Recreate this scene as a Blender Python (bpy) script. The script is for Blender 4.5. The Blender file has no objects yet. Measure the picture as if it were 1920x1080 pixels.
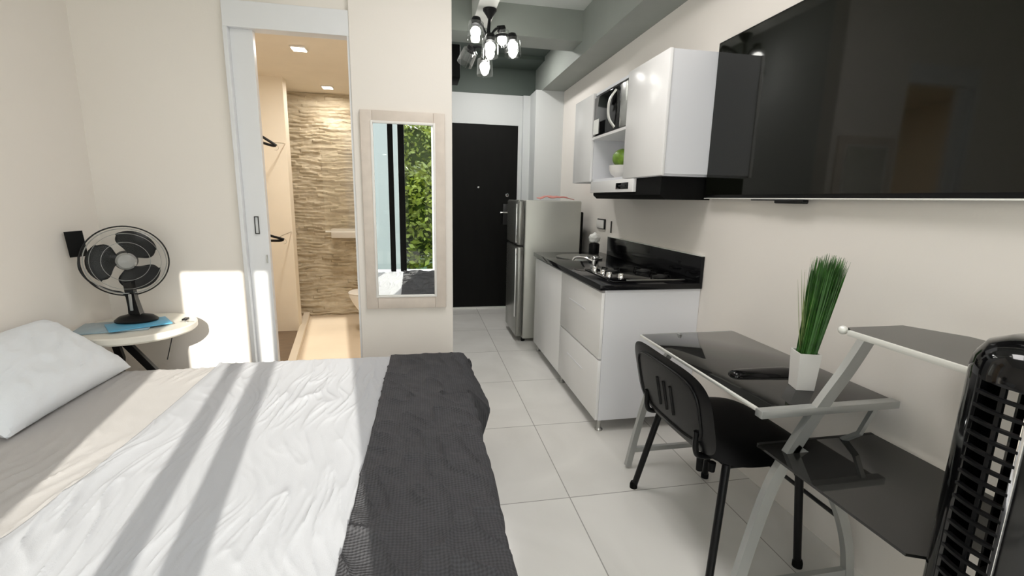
import bpy, bmesh, math, random
from mathutils import Vector, Matrix, noise
random.seed(7)
S = bpy.context.scene
C = S.collection

# ---------------------------------------------------------------- camera
cam_d = bpy.data.cameras.new('camera'); cam = bpy.data.objects.new('camera', cam_d); C.objects.link(cam)
F_PX = 866.675
yaw, pitch, roll = 0.193567, 0.190178, 0.0203040
fwd = Vector((math.sin(yaw)*math.cos(pitch), math.cos(yaw)*math.cos(pitch), -math.sin(pitch)))
rt = Vector((math.cos(yaw), -math.sin(yaw), 0)); up = rt.cross(fwd)
r2 = math.cos(roll)*rt + math.sin(roll)*up; u2 = -math.sin(roll)*rt + math.cos(roll)*up
mw = Matrix((r2, u2, -fwd)).transposed().to_4x4(); mw.translation = Vector((0, 0, 1.36))
cam.matrix_world = mw
cam_d.sensor_fit = 'HORIZONTAL'; cam_d.sensor_width = 36; cam_d.lens = F_PX/1920*36; cam_d.clip_start = 0.02; cam_d.clip_end = 200
S.camera = cam

# ---------------------------------------------------------------- light
w = bpy.data.worlds.new('world'); S.world = w; w.use_nodes = True
bg = w.node_tree.nodes['Background']; bg.inputs[0].default_value = (0.80, 0.90, 1.0, 1); bg.inputs[1].default_value = 3.1
SUN_DIR = Vector((-0.168, 1.0, -0.381)).normalized()
sd = bpy.data.lights.new('sun', 'SUN'); sd.energy = 10.0; sd.color = (1.0, 0.93, 0.84); sd.angle = math.radians(0.5)
sun = bpy.data.objects.new('sun', sd); C.objects.link(sun); sun.location = (2, -8, 6)
sun.rotation_euler = SUN_DIR.to_track_quat('-Z', 'Y').to_euler()

def area(name, loc, size, power, color, rot=(0, 0, 0), sy=None):
    d = bpy.data.lights.new(name, 'AREA'); d.energy = power; d.color = color; d.size = size
    if sy: d.shape = 'RECTANGLE'; d.size_y = sy
    o = bpy.data.objects.new(name, d); C.objects.link(o); o.location = loc; o.rotation_euler = rot
    return o
vs = S.view_settings; vs.view_transform = 'Standard'; vs.look = 'None'; vs.gamma = 1.0; vs.exposure = -0.08; vs.use_curve_mapping = False
S.cycles.use_denoising = True
S.cycles.max_bounces = 12; S.cycles.diffuse_bounces = 7; S.cycles.glossy_bounces = 5; S.cycles.transparent_max_bounces = 12
S.cycles.sample_clamp_indirect = 6.0

# ---------------------------------------------------------------- materials
def mat(name, col, rough=0.5, metal=0.0, var=0.03, vscale=6.0, bump=0.0, bscale=60.0, emit=None, estr=0, coat=0, spec=0.5, stretch=(1, 1, 1), trans=0):
    m = bpy.data.materials.new(name); m.use_nodes = True; nt = m.node_tree; p = nt.nodes['Principled BSDF']
    tc = nt.nodes.new('ShaderNodeTexCoord'); mp = nt.nodes.new('ShaderNodeMapping'); mp.inputs['Scale'].default_value = stretch
    nt.links.new(tc.outputs['Object'], mp.inputs[0])
    n = nt.nodes.new('ShaderNodeTexNoise'); n.inputs['Scale'].default_value = vscale; n.inputs['Detail'].default_value = 4
    nt.links.new(mp.outputs[0], n.inputs['Vector'])
    cr = nt.nodes.new('ShaderNodeMapRange'); cr.inputs[1].default_value = 0.3; cr.inputs[2].default_value = 0.7
    cr.inputs[3].default_value = 1-var; cr.inputs[4].default_value = 1+var
    nt.links.new(n.outputs[0], cr.inputs[0])
    mx = nt.nodes.new('ShaderNodeVectorMath'); mx.operation = 'SCALE'; mx.inputs[0].default_value = col[:3]
    nt.links.new(cr.outputs[0], mx.inputs['Scale']); nt.links.new(mx.outputs[0], p.inputs['Base Color'])
    p.inputs['Roughness'].default_value = rough; p.inputs['Metallic'].default_value = metal
    p.inputs['Specular IOR Level'].default_value = spec; p.inputs['Coat Weight'].default_value = coat
    if emit: p.inputs['Emission Color'].default_value = (*emit, 1); p.inputs['Emission Strength'].default_value = estr
    if bump:
        b = nt.nodes.new('ShaderNodeTexNoise'); b.inputs['Scale'].default_value = bscale; b.inputs['Detail'].default_value = 5
        nt.links.new(mp.outputs[0], b.inputs['Vector'])
        bn = nt.nodes.new('ShaderNodeBump'); bn.inputs['Strength'].default_value = bump; bn.inputs['Distance'].default_value = 0.01
        nt.links.new(b.outputs[0], bn.inputs['Height']); nt.links.new(bn.outputs[0], p.inputs['Normal'])
    return m

def thin_glass(name, tint=(1, 1, 1), gl=0.08, rough=0.0, gmax=0.6):
    m = bpy.data.materials.new(name); m.use_nodes = True; nt = m.node_tree
    nt.nodes.remove(nt.nodes['Principled BSDF']); out = nt.nodes['Material Output']
    t = nt.nodes.new('ShaderNodeBsdfTransparent'); t.inputs[0].default_value = (*tint, 1)
    g = nt.nodes.new('ShaderNodeBsdfGlossy'); g.inputs['Roughness'].default_value = rough
    lw = nt.nodes.new('ShaderNodeLayerWeight'); lw.inputs[0].default_value = 0.35
    mr = nt.nodes.new('ShaderNodeMapRange'); mr.inputs[3].default_value = gl; mr.inputs[4].default_value = gmax
    nt.links.new(lw.outputs['Facing'], mr.inputs[0])
    mx = nt.nodes.new('ShaderNodeMixShader'); nt.links.new(mr.outputs[0], mx.inputs[0])
    nt.links.new(t.outputs[0], mx.inputs[1]); nt.links.new(g.outputs[0], mx.inputs[2]); nt.links.new(mx.outputs[0], out.inputs[0])
    return m

def sheer(name, col):
    m = bpy.data.materials.new(name); m.use_nodes = True; nt = m.node_tree
    nt.nodes.remove(nt.nodes['Principled BSDF']); out = nt.nodes['Material Output']
    t = nt.nodes.new('ShaderNodeBsdfTranslucent'); t.inputs[0].default_value = (*col, 1)
    d = nt.nodes.new('ShaderNodeBsdfDiffuse'); d.inputs[0].default_value = (*col, 1)
    mx = nt.nodes.new('ShaderNodeMixShader'); mx.inputs[0].default_value = 0.25
    nt.links.new(t.outputs[0], mx.inputs[1]); nt.links.new(d.outputs[0], mx.inputs[2]); nt.links.new(mx.outputs[0], out.inputs[0])
    return m

def emis(name, col, s):
    m = bpy.data.materials.new(name); m.use_nodes = True; nt = m.node_tree
    p = nt.nodes['Principled BSDF']; p.inputs['Base Color'].default_value = (0.9, 0.9, 0.9, 1)
    p.inputs['Emission Color'].default_value = (*col, 1); p.inputs['Emission Strength'].default_value = s
    return m

def tile_mat():
    m = bpy.data.materials.new('floor_tile'); m.use_nodes = True; nt = m.node_tree; p = nt.nodes['Principled BSDF']
    L = nt.links.new; tc = nt.nodes.new('ShaderNodeTexCoord'); sp = nt.nodes.new('ShaderNodeSeparateXYZ'); L(tc.outputs['Object'], sp.inputs[0])
    def M(op, a, b=None, c=None):
        n = nt.nodes.new('ShaderNodeMath'); n.operation = op
        for i, v in enumerate((a, b, c)):
            if v is None: continue
            if isinstance(v, (int, float)): n.inputs[i].default_value = v
            else: L(v, n.inputs[i])
        return n.outputs[0]
    def line(co, off):
        u = M('DIVIDE', M('SUBTRACT', co, off), 0.705); fr = M('FRACT', u)
        return M('LESS_THAN', M('ABSOLUTE', M('SUBTRACT', fr, 0.5)), 0.4965), M('FLOOR', u)   # 1 inside tile
    a, ia = line(sp.outputs[0], 0.655-7.05); b, ib = line(sp.outputs[1], 1.84-7.05)
    inside = M('MULTIPLY', a, b)
    n = nt.nodes.new('ShaderNodeTexNoise'); n.inputs['Scale'].default_value = 1.6; n.inputs['Detail'].default_value = 6; n.inputs['Distortion'].default_value = 1.2
    cv = nt.nodes.new('ShaderNodeCombineXYZ'); L(M('ADD', sp.outputs[0], M('MULTIPLY', ib, 3.1)), cv.inputs[0]); L(M('ADD', sp.outputs[1], M('MULTIPLY', ia, 5.7)), cv.inputs[1]); L(cv.outputs[0], n.inputs['Vector'])
    cr = nt.nodes.new('ShaderNodeValToRGB'); L(n.outputs[0], cr.inputs[0])
    cr.color_ramp.elements[0].position = 0.3; cr.color_ramp.elements[0].color = (0.68, 0.665, 0.635, 1)
    cr.color_ramp.elements[1].position = 0.7; cr.color_ramp.elements[1].color = (0.78, 0.765, 0.735, 1)
    mx = nt.nodes.new('ShaderNodeMix'); mx.data_type = 'RGBA'; L(inside, mx.inputs['Factor']); mx.inputs['A'].default_value = (0.36, 0.35, 0.33, 1); L(cr.outputs[0], mx.inputs['B'])
    L(mx.outputs['Result'], p.inputs['Base Color']); p.inputs['Roughness'].default_value = 0.2; p.inputs['Specular IOR Level'].default_value = 0.35
    return m

def fabric(name, col, scale=260, bump=0.25, rough=0.9, var=0.06):
    m = mat(name, col, rough, var=var, vscale=9, bump=bump, bscale=scale, spec=0.15)
    return m

M_wall = mat('wall_paint', (0.80, 0.757, 0.708), 0.75, var=0.015, vscale=1.2, bump=0.03, bscale=120)
M_wallw = mat('wall_paint_white', (0.63, 0.645, 0.64), 0.6, var=0.01, vscale=1.5)
M_white = mat('lacquer_white', (0.87, 0.86, 0.855), 0.22, var=0.008, vscale=2)
M_whitem = mat('laminate_white_matt', (0.76, 0.765, 0.80), 0.4, var=0.008, vscale=2)
M_gloss = mat('door_frame_white', (0.76, 0.77, 0.79), 0.35, var=0.01)
M_ceil = mat('ceiling_concrete_paint', (0.62, 0.64, 0.62), 0.7, var=0.06, vscale=2.5, bump=0.08, bscale=30)
M_beam = mat('beam_grey_green', (0.28, 0.30, 0.275), 0.6, var=0.05, vscale=3, bump=0.06, bscale=40)
M_dark = mat('unlit_dark_green', (0.075, 0.095, 0.082), 0.6, var=0.08, vscale=2)  # the far hall ceiling's lack of light is put into this green
M_door = mat('door_black', (0.004, 0.004, 0.0035), 0.55, var=0.25, vscale=3, spec=.15, stretch=(6, 6, 1))
M_tile = tile_mat()
M_cream = mat('bathroom_paint', (0.80, 0.73, 0.62), 0.6, var=0.02)
M_bfloor = mat('bathroom_floor', (0.66, 0.56, 0.44), 0.35, var=0.05, vscale=3)
M_brown = mat('closet_floor', (0.20, 0.145, 0.10), 0.5, var=0.1, vscale=8, stretch=(1, 5, 1))
M_black = mat('black_plastic', (0.005, 0.005, 0.0055), 0.35, var=0.1, spec=.22)
M_blackm = mat('black_matt', (0.004, 0.004, 0.004), 0.6, var=0.1, spec=.12)
M_blackg = mat('black_gloss', (0.003, 0.003, 0.0035), 0.07, var=0.0, spec=.35)
M_granite = mat('black_granite', (0.006, 0.006, 0.007), 0.10, var=0.3, vscale=120, spec=.28)
M_steel = mat('brushed_steel', (0.45, 0.45, 0.43), 0.30, 1.0, var=0.04, vscale=5, bump=0.02, bscale=300, stretch=(1, 1, 0.03))
M_chrome = mat('chrome', (0.8, 0.8, 0.8), 0.08, 1.0, var=0.0)
M_alu = mat('painted_aluminium', (0.46, 0.47, 0.46), 0.35, 0.55, var=0.03)
M_alul = mat('light_aluminium', (0.78, 0.78, 0.74), 0.35, 0.2, var=0.03)
M_fridge = mat('fridge_silver', (0.50, 0.50, 0.46), 0.33, 0.45, var=0.03, vscale=3)
M_fridged = mat('fridge_door_silver', (0.28, 0.28, 0.26), 0.22, 0.7, var=0.03, vscale=3)
M_glassblk = mat('smoked_glass', (0.018, 0.018, 0.017), 0.04, var=0.0, spec=0.55)
M_screen = mat('tv_screen', (0.004, 0.0045, 0.003), 0.05, var=0.0, spec=0.38)
M_sheet = fabric('white_sheet', (0.43, 0.44, 0.47), 300, 0.12, 0.85, 0.01)
M_sheetw = fabric('cream_sheet', (0.47, 0.455, 0.45), 300, 0.12, 0.85, 0.015)
M_pillow = fabric('pillow_white', (0.76, 0.79, 0.83), 260, 0.12, 0.85, 0.015)
M_frame = mat('mirror_frame_beige', (0.66, 0.585, 0.52), 0.5, var=0.05, vscale=14, bump=0.08, bscale=25)
M_mirror = mat('mirror_silver', (0.93, 0.95, 0.94), 0.0, 1.0, var=0.0)
M_glass = thin_glass('window_glass', (0.97, 0.985, 0.98), 0.03)
M_bglass = thin_glass('shade_glass', (0.95, 0.96, 0.95), 0.10)
M_sheer = sheer('sheer_curtain_cloth', (0.88, 0.88, 0.87))
M_bulb = emis('bulb_glow', (1.0, 0.98, 0.92), 22)
M_down = emis('downlight_glow', (1.0, 0.95, 0.86), 9)
M_panel = emis('fill_panel_glow', (1.0, .97, .93), 4.0)  # glow of the added fill lights
M_pot = mat('white_ceramic', (0.80, 0.78, 0.75), 0.35, var=0.01)
M_grass1 = mat('grass_blade_green', (0.035, 0.12, 0.018), 0.45, var=0.5, vscale=25)
M_grass2 = mat('grass_blade_pale', (0.22, 0.28, 0.10), 0.5, var=0.3, vscale=25)
M_fruit = mat('green_fruit_skin', (0.17, 0.30, 0.03), 0.4, var=0.5, vscale=22, bump=0.2, bscale=20)
M_pink = mat('pink_cloth', (0.50, 0.20, 0.17), 0.8, var=0.12, vscale=20)
M_blue = mat('blue_cover', (0.10, 0.36, 0.56), 0.35, var=0.1, vscale=8)
M_bluegrey = mat('blue_grey_cover', (0.30, 0.40, 0.46), 0.25, var=0.12, vscale=6)
M_table = mat('pale_tabletop', (0.70, 0.67, 0.60), 0.4, var=0.06, vscale=7)
M_paper = mat('white_paper', (0.85, 0.85, 0.82), 0.7, var=0.03)
M_clear = thin_glass('clear_cage_plastic', (0.96, 0.96, 0.955), 0.01, 0.25, .12)
M_smoke = thin_glass('smoked_blade_plastic', (0.03, 0.03, 0.03), 0.06)
M_hub = mat('grey_hub_plastic', (0.32, 0.32, 0.31), 0.25, var=0.05)
M_leaf = mat('leaf_green', (0.19, 0.22, 0.02), 0.5, var=0.6, vscale=0.9)
M_leafy = mat('leaf_yellow_green', (0.42, 0.38, 0.02), 0.5, var=0.5, vscale=1.2)
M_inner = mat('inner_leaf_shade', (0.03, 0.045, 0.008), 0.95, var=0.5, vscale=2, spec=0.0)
M_trunk = mat('bark', (0.12, 0.09, 0.06), 0.9, var=0.3)
M_facade = mat('facade_pale', (0.38, 0.375, 0.345), 0.8, var=0.05, vscale=0.4)
M_grey = mat('terrace_grey', (0.30, 0.30, 0.29), 0.7, var=0.05)
M_rod = mat('charcoal_metal', (0.03, 0.03, 0.03), 0.4, 0.4, var=0.05)

def runner_mat():
    m = bpy.data.materials.new('runner_quilt'); m.use_nodes = True; nt = m.node_tree; p = nt.nodes['Principled BSDF']; L = nt.links.new
    tc = nt.nodes.new('ShaderNodeTexCoord')
    wv = []
    for ax, sc in (('X', 230), ('Y', 230)):
        wn = nt.nodes.new('ShaderNodeTexWave'); wn.wave_type = 'BANDS'; wn.bands_direction = ax; wn.inputs['Scale'].default_value = sc/6.28*0.9; wn.inputs['Distortion'].default_value = 1.5; wn.inputs['Detail'].default_value = 2
        L(tc.outputs['Object'], wn.inputs[0]); wv.append(wn.outputs['Fac'])
    mn = nt.nodes.new('ShaderNodeMath'); mn.operation = 'ADD'; L(wv[0], mn.inputs[0]); L(wv[1], mn.inputs[1])
    n = nt.nodes.new('ShaderNodeTexNoise'); n.inputs['Scale'].default_value = 40; L(tc.outputs['Object'], n.inputs[0])
    ad = nt.nodes.new('ShaderNodeMath'); ad.operation = 'MULTIPLY_ADD'; L(n.outputs[0], ad.inputs[0]); ad.inputs[1].default_value = 1.2; L(mn.outputs[0], ad.inputs[2])
    cr = nt.nodes.new('ShaderNodeValToRGB'); mr = nt.nodes.new('ShaderNodeMapRange'); mr.inputs[1].default_value = 0.3; mr.inputs[2].default_value = 3.0
    L(ad.outputs[0], mr.inputs[0]); L(mr.outputs[0], cr.inputs[0])
    cr.color_ramp.elements[0].color = (0.045, 0.045, 0.049, 1); cr.color_ramp.elements[1].color = (0.085, 0.085, 0.092, 1)
    L(cr.outputs[0], p.inputs['Base Color']); p.inputs['Roughness'].default_value = 0.9; p.inputs['Specular IOR Level'].default_value = 0.15
    b = nt.nodes.new('ShaderNodeBump'); b.inputs['Strength'].default_value = 0.5; b.inputs['Distance'].default_value = 0.003; L(ad.outputs[0], b.inputs['Height']); L(b.outputs[0], p.inputs['Normal'])
    return m
M_runner = runner_mat()

def stone_mat():
    m = bpy.data.materials.new('ledge_stone'); m.use_nodes = True; nt = m.node_tree; p = nt.nodes['Principled BSDF']; L = nt.links.new
    tc = nt.nodes.new('ShaderNodeTexCoord'); mp = nt.nodes.new('ShaderNodeMapping'); mp.inputs['Scale'].default_value = (2, 2, 9); L(tc.outputs['Object'], mp.inputs[0])
    n = nt.nodes.new('ShaderNodeTexNoise'); n.inputs['Scale'].default_value = 2.5; n.inputs['Detail'].default_value = 6; L(mp.outputs[0], n.inputs[0])
    cr = nt.nodes.new('ShaderNodeValToRGB'); L(n.outputs[0], cr.inputs[0])
    cr.color_ramp.elements[0].position = 0.3; cr.color_ramp.elements[0].color = (0.40, 0.33, 0.23, 1)
    cr.color_ramp.elements[1].position = 0.72; cr.color_ramp.elements[1].color = (0.66, 0.59, 0.46, 1)
    L(cr.outputs[0], p.inputs['Base Color']); p.inputs['Roughness'].default_value = 0.75
    return m
M_stone = stone_mat()

# ---------------------------------------------------------------- mesh helpers
def nb(): return bmesh.new()
def box(bm, x0, x1, y0, y1, z0, z1, bev=0.0, seg=2):
    r = bmesh.ops.create_cube(bm, size=1.0)
    vs_ = r['verts']
    for v in vs_:
        v.co = Vector((x0+(v.co.x+0.5)*(x1-x0), y0+(v.co.y+0.5)*(y1-y0), z0+(v.co.z+0.5)*(z1-z0)))
    if bev > 0:
        es = set(e for v in vs_ for e in v.link_edges)
        bmesh.ops.bevel(bm, geom=list(es), offset=bev, segments=seg, affect='EDGES', profile=0.5)
    return vs_
def frames(pts):
    out = []; n = len(pts); ref = None
    for i in range(n):
        t = (pts[min(i+1, n-1)]-pts[max(i-1, 0)]).normalized()
        if ref is None:
            ref = Vector((0, 0, 1)) if abs(t.z) < 0.9 else Vector((0, 1, 0))
        a = (ref - t*ref.dot(t)).normalized(); b = t.cross(a); ref = a
        out.append((a, b))
    return out
def tube(bm, pts, r, seg=10, cap=True, closed=False):
    pts = [Vector(p) for p in pts]; n = len(pts); rs = r if isinstance(r, (list, tuple)) else [r]*n
    fr = frames(pts); rings = []
    for i in range(n):
        a, b = fr[i]
        rings.append([bm.verts.new(pts[i]+(a*math.cos(2*math.pi*k/seg)+b*math.sin(2*math.pi*k/seg))*rs[i]) for k in range(seg)])
    for i in range(n-1 if not closed else n):
        j = (i+1) % n
        for k in range(seg):
            bm.faces.new((rings[i][k], rings[i][(k+1) % seg], rings[j][(k+1) % seg], rings[j][k]))
    if cap and not closed:
        bm.faces.new(rings[0][::-1]); bm.faces.new(rings[-1])
def bar(bm, pts, w_, h_, side=Vector((0, 1, 0))):
    """rectangular section swept along pts; w_ along side, h_ across; w_/h_ may be lists"""
    pts = [Vector(p) for p in pts]; n = len(pts)
    W = w_ if isinstance(w_, list) else [w_]*n; H = h_ if isinstance(h_, list) else [h_]*n; rings = []
    for i in range(n):
        t = (pts[min(i+1, n-1)]-pts[max(i-1, 0)]).normalized(); s = (side-t*side.dot(t)).normalized(); u = t.cross(s)
        rings.append([bm.verts.new(pts[i]+s*W[i]/2*a+u*H[i]/2*b) for a, b in ((-1, -1), (1, -1), (1, 1), (-1, 1))])
    for i in range(n-1):
        for k in range(4): bm.faces.new((rings[i][k], rings[i][(k+1) % 4], rings[i+1][(k+1) % 4], rings[i+1][k]))
    bm.faces.new(rings[0][::-1]); bm.faces.new(rings[-1])
def lathe(bm, prof, cx=0, cy=0, seg=32, mtx=None):
    rings = []
    for r, z in prof:
        rings.append([bm.verts.new(Vector((cx+r*math.cos(2*math.pi*k/seg), cy+r*math.sin(2*math.pi*k/seg), z))) for k in range(seg)])
    for i in range(len(rings)-1):
        for k in range(seg): bm.faces.new((rings[i][k], rings[i][(k+1) % seg], rings[i+1][(k+1) % seg], rings[i+1][k]))
    if prof[0][0] > 1e-4: bm.faces.new(rings[0][::-1])
    if prof[-1][0] > 1e-4: bm.faces.new(rings[-1])
    if mtx:
        for rg in rings:
            for v in rg: v.co = mtx @ v.co
def prism(bm, poly, z0, z1, mtx=None):
    a = [bm.verts.new((x, y, z0)) for x, y in poly]; b = [bm.verts.new((x, y, z1)) for x, y in poly]; n = len(poly)
    bm.faces.new(a[::-1]); bm.faces.new(b)
    for i in range(n): bm.faces.new((a[i], a[(i+1) % n], b[(i+1) % n], b[i]))
    if mtx:
        for v in a+b: v.co = mtx @ v.co
def grid(bm, nu, nv, f, thick=None):
    V = [[bm.verts.new(f(i/nu, j/nv)) for j in range(nv+1)] for i in range(nu+1)]
    for i in range(nu):
        for j in range(nv): bm.faces.new((V[i][j], V[i+1][j], V[i+1][j+1], V[i][j+1]))
    return V
def ball(bm, c, r, sub=3, sc=(1, 1, 1)):
    rr = bmesh.ops.create_icosphere(bm, subdivisions=sub, radius=1.0)
    for v in rr['verts']: v.co = Vector((c[0]+v.co.x*r*sc[0], c[1]+v.co.y*r*sc[1], c[2]+v.co.z*r*sc[2]))
def spline(pts, n=8):
    P = [Vector(p) for p in pts]; P = [2*P[0]-P[1]]+P+[2*P[-1]-P[-2]]; out = []
    for i in range(1, len(P)-2):
        for k in range(n):
            t = k/n; a, b, c, d = P[i-1], P[i], P[i+1], P[i+2]
            out.append(0.5*((2*b)+(c-a)*t+(2*a-5*b+4*c-d)*t*t+(-a+3*b-3*c+d)*t**3))
    out.append(P[-2]); return out

def origin_of(p):
    o = Vector((0, 0, 0))
    while p is not None: o += p.location; p = p.parent
    return o
def obj(name, bm, m, parent=None, smooth=True, loc=None):
    """bm in world coordinates; becomes ONE mesh object whose origin is its parent's origin (or loc)"""
    o0 = origin_of(parent) if parent else Vector(loc or (0, 0, 0))
    for v in bm.verts: v.co -= o0
    bmesh.ops.recalc_face_normals(bm, faces=bm.faces)
    me = bpy.data.meshes.new(name); bm.to_mesh(me); bm.free()
    me.materials.append(m)
    o = bpy.data.objects.new(name, me); C.objects.link(o)
    if parent: o.parent = parent
    else: o.location = o0
    if smooth:
        for f in me.polygons: f.use_smooth = True
        me.set_sharp_from_angle(angle=math.radians(35))
    return o
def thing(name, label, cat, loc, group=None):
    o = bpy.data.objects.new(name, None); o.empty_display_size = 0.1; C.objects.link(o); o.location = loc
    return tag(o, label, cat, group)
def tag(o, label, cat, group=None):
    o['label'] = label; o['category'] = cat
    if group: o['group'] = group
    return o
def struct(name, bm, m, parent=None, smooth=False):
    o = obj(name, bm, m, parent, smooth)
    if parent is None: o['kind'] = 'structure'
    return o
def sbox(name, m, *b, bev=0):
    bm = nb(); box(bm, *b, bev=bev); return struct(name, bm, m)
def pbox(name, m, parent, *b, bev=0.0, seg=2):
    bm = nb(); box(bm, *b, bev=bev, seg=seg); return obj(name, bm, m, parent)
def solid(o, t, off=-1):
    md = o.modifiers.new('solid', 'SOLIDIFY'); md.thickness = t; md.offset = off; return o
def sub(o, n=1):
    md = o.modifiers.new('sub', 'SUBSURF'); md.levels = n; md.render_levels = n; return o

XL, XR, YW, YB, YE, ZC = -1.78, 1.60, -0.70, 3.0, 5.65, 2.90

# ================================================================ SETTING
bm = nb(); box(bm, XL-.1, XR+.1, YW-.12, YB+.06, -.12, 0); box(bm, .1, XR+.1, YB+.06, YE+.1, -.12, 0); struct('floor', bm, M_tile)
sbox('ceiling', M_ceil, XL-.1, XR+.1, YW-.1, YE+.1, ZC, ZC+.1)
sbox('wall_left', M_wall, XL-.1, XL, YW-.1, YB+.1, 0, ZC)
sbox('wall_right', M_wall, XR, XR+.1, YW-.1, YE+.1, 0, ZC)
bm = nb(); box(bm, XL, -1.045, YB, YB+.1, 0, ZC); box(bm, -1.045, -.39, YB, YB+.1, 2.385, ZC); struct('wall_back', bm, M_wall)
bm = nb(); box(bm, -.39, .19, YB-.03, YB+.1, 0, ZC, bev=.004); struct('wall_partition', bm, M_wall)
bm = nb(); box(bm, .09, .19, YB+.1, YE, 0, ZC); struct('wall_hall', bm, M_wallw)
bm = nb(); box(bm, .19, .245, YE, YE+.1, 0, ZC); box(bm, 1.145, XR, YE, YE+.1, 0, 2.553); box(bm, .245, 1.145, YE, YE+.1, 2.215, 2.553)
struct('wall_entrance', bm, M_wallw)
sbox('wall_entrance_upper', M_dark, .19, XR, YE+.005, YE+.1, 2.553, ZC)
sbox('trim_1', M_wallw, 1.19, 1.30, YE-.05, YE, 0, 2.548)                 # jamb strip right of the entrance
sbox('trim_2', M_wallw, 1.275, XR, 5.33, YE-.0, 0, 2.56)                  # column behind the fridge
# beams
sbox('trim_3', M_beam, 1.34, XR, YW, YE, 2.56, ZC)                        # long beam over the kitchen wall
sbox('trim_4', M_beam, .19, 1.34, 4.0, 4.28, 2.665, ZC)                   # cross beam over the hall
sbox('trim_5', M_alul, .415, .55, 2.3, 4.0, 2.70, ZC)                      # casing with the lamp
sbox('trim_6', M_dark, .19, 1.34, 5.25, YE+.005, 2.845, ZC)
sbox('ceiling_hall', M_dark, .19, 1.34, 4.28, 5.25, 2.885, ZC-.001)  # dark sheet below the ceiling, its unlit tone put into the colour
# bathroom shell
sbox('wall_bath_left', M_cream, -2.3, -2.2, YB+.1, 5.6, 0, 2.45)
sbox('wall_bath_right', M_cream, .04, .09, YB+.1, 5.6, 0, 2.45)
sbox('wall_bath_front', M_cream, -2.3, -1.06, YB+.1, YB+.14, 0, 2.45)
sbox('wall_closet', M_cream, -2.3, -1.24, 4.85, 4.97, 0, 2.45)
sbox('ceiling_bath', M_cream, -2.3, .09, YB+.1, 5.7, 2.42, 2.5)
sbox('floor_bath', M_bfloor, -2.3, .09, YB+.06, 5.7, -.12, 0.0)
bm = nb(); prism(bm, [(-2.2, 3.2), (-1.02, 3.2), (-1.07, 4.0), (-1.26, 4.85), (-2.2, 4.85)], 0, .004); struct('floor_closet', bm, M_brown)
bm = nb(); prism(bm, [(-1.06, 3.7), (-1.00, 3.7), (-1.27, 5.45), (-1.33, 5.45)], 0, .05); struct('trim_7', bm, M_cream)   # shower kerb
# ledge-stone wall
def stone_f(u, v):
    x = -1.75+u*1.8; z = v*2.42
    zz = z + .030*noise.noise(Vector((x*2.6, z*3.0, 3))) + .016*noise.noise(Vector((x*7, z*9, 9)))
    row = math.floor(zz/.034); fr = zz/.034-row
    col = math.floor(x/.19+row*.41+.4*noise.noise(Vector((row*3.3, 1, 1))))
    h = .5+.5*noise.noise(Vector((x*4.5, row*2.3+.2, .5))); h2 = noise.cell(Vector((col*1.7+.2, row*2.3+.2, .5)))
    d = (.004+.012*h+.014*h2)*(1-(1-fr)**3)*min(1, (1-fr)/.10)+.009*noise.noise(Vector((x*16, z*34, 2)))+.005*noise.noise(Vector((x*45, z*90, 5)))
    return Vector((x, 5.5-d, z))
bm = nb(); grid(bm, 170, 420, stone_f); struct('wall_bath_stone', bm, M_stone, smooth=True)
sbox('wall_bath_end', M_cream, -2.3, .09, 5.52, 5.6, 0, 2.45)

# sliding door, frame and header
sbox('trim_8', M_gloss, -1.045, -.39, YB-.025, YB+.06, 2.25, 2.385, bev=.003)
bm = nb(); box(bm, -1.045, -1.022, YB-.03, YB+.06, 0, 2.25, bev=.003); struct('trim_9', bm, M_gloss)
sbox('trim_10', M_gloss, -.402, -.385, YB-.02, YB+.1, 0, 2.25)
d1 = sbox('door_1', M_gloss, -1.022+.0, -.905, YB+.005, YB+.045, 0.01, 2.25, bev=.002)
bm = nb()
for b in ((-.975, -.951, YB-.001, YB+.007, 1.224, 1.229), (-.975, -.951, YB-.001, YB+.007, 1.125, 1.130), (-.975, -.971, YB-.001, YB+.007, 1.129, 1.225), (-.955, -.951, YB-.001, YB+.007, 1.129, 1.225)): box(bm, *b)
obj('recessed_pull', bm, M_rod, d1)
bm = nb(); box(bm, -.925, -.918, YB-.002, YB+.006, .95, 1.0); obj('latch_plate', bm, M_steel, d1)

# entrance door
d2 = sbox('door_2', M_door, .245, 1.145, YE+.01, YE+.05, 0.005, 2.215)
bm = nb(); lathe(bm, [(0, 0), (.012, 0), (.012, .006), (.006, .009), (0, .009)], seg=16, mtx=Matrix.Translation((.672, YE+.01, 1.49)) @ Matrix.Rotation(math.pi/2, 4, 'X')); obj('peephole', bm, M_chrome, d2)
bm = nb(); box(bm, .975, 1.045, YE-.006, YE+.012, 1.05, 1.30, bev=.004); obj('lock_plate', bm, M_rod, d2)
bm = nb(); box(bm, .93, 1.04, YE-.055, YE-.035, 1.185, 1.205, bev=.006); tube(bm, [(1.02, YE-.04, 1.195), (1.02, YE, 1.195)], .009); obj('lever_handle', bm, M_chrome, d2)
bm = nb(); lathe(bm, [(0, 0), (.022, 0), (.022, .012), (.012, .022), (0, .022)], seg=20, mtx=Matrix.Translation((1.025, YE+.01, 1.405)) @ Matrix.Rotation(math.pi/2, 4, 'X')); obj('deadbolt', bm, M_chrome, d2)
sbox('trim_11', M_alul, .245, 1.19, YE-.012, YE+.008, 0, .018)

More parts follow.
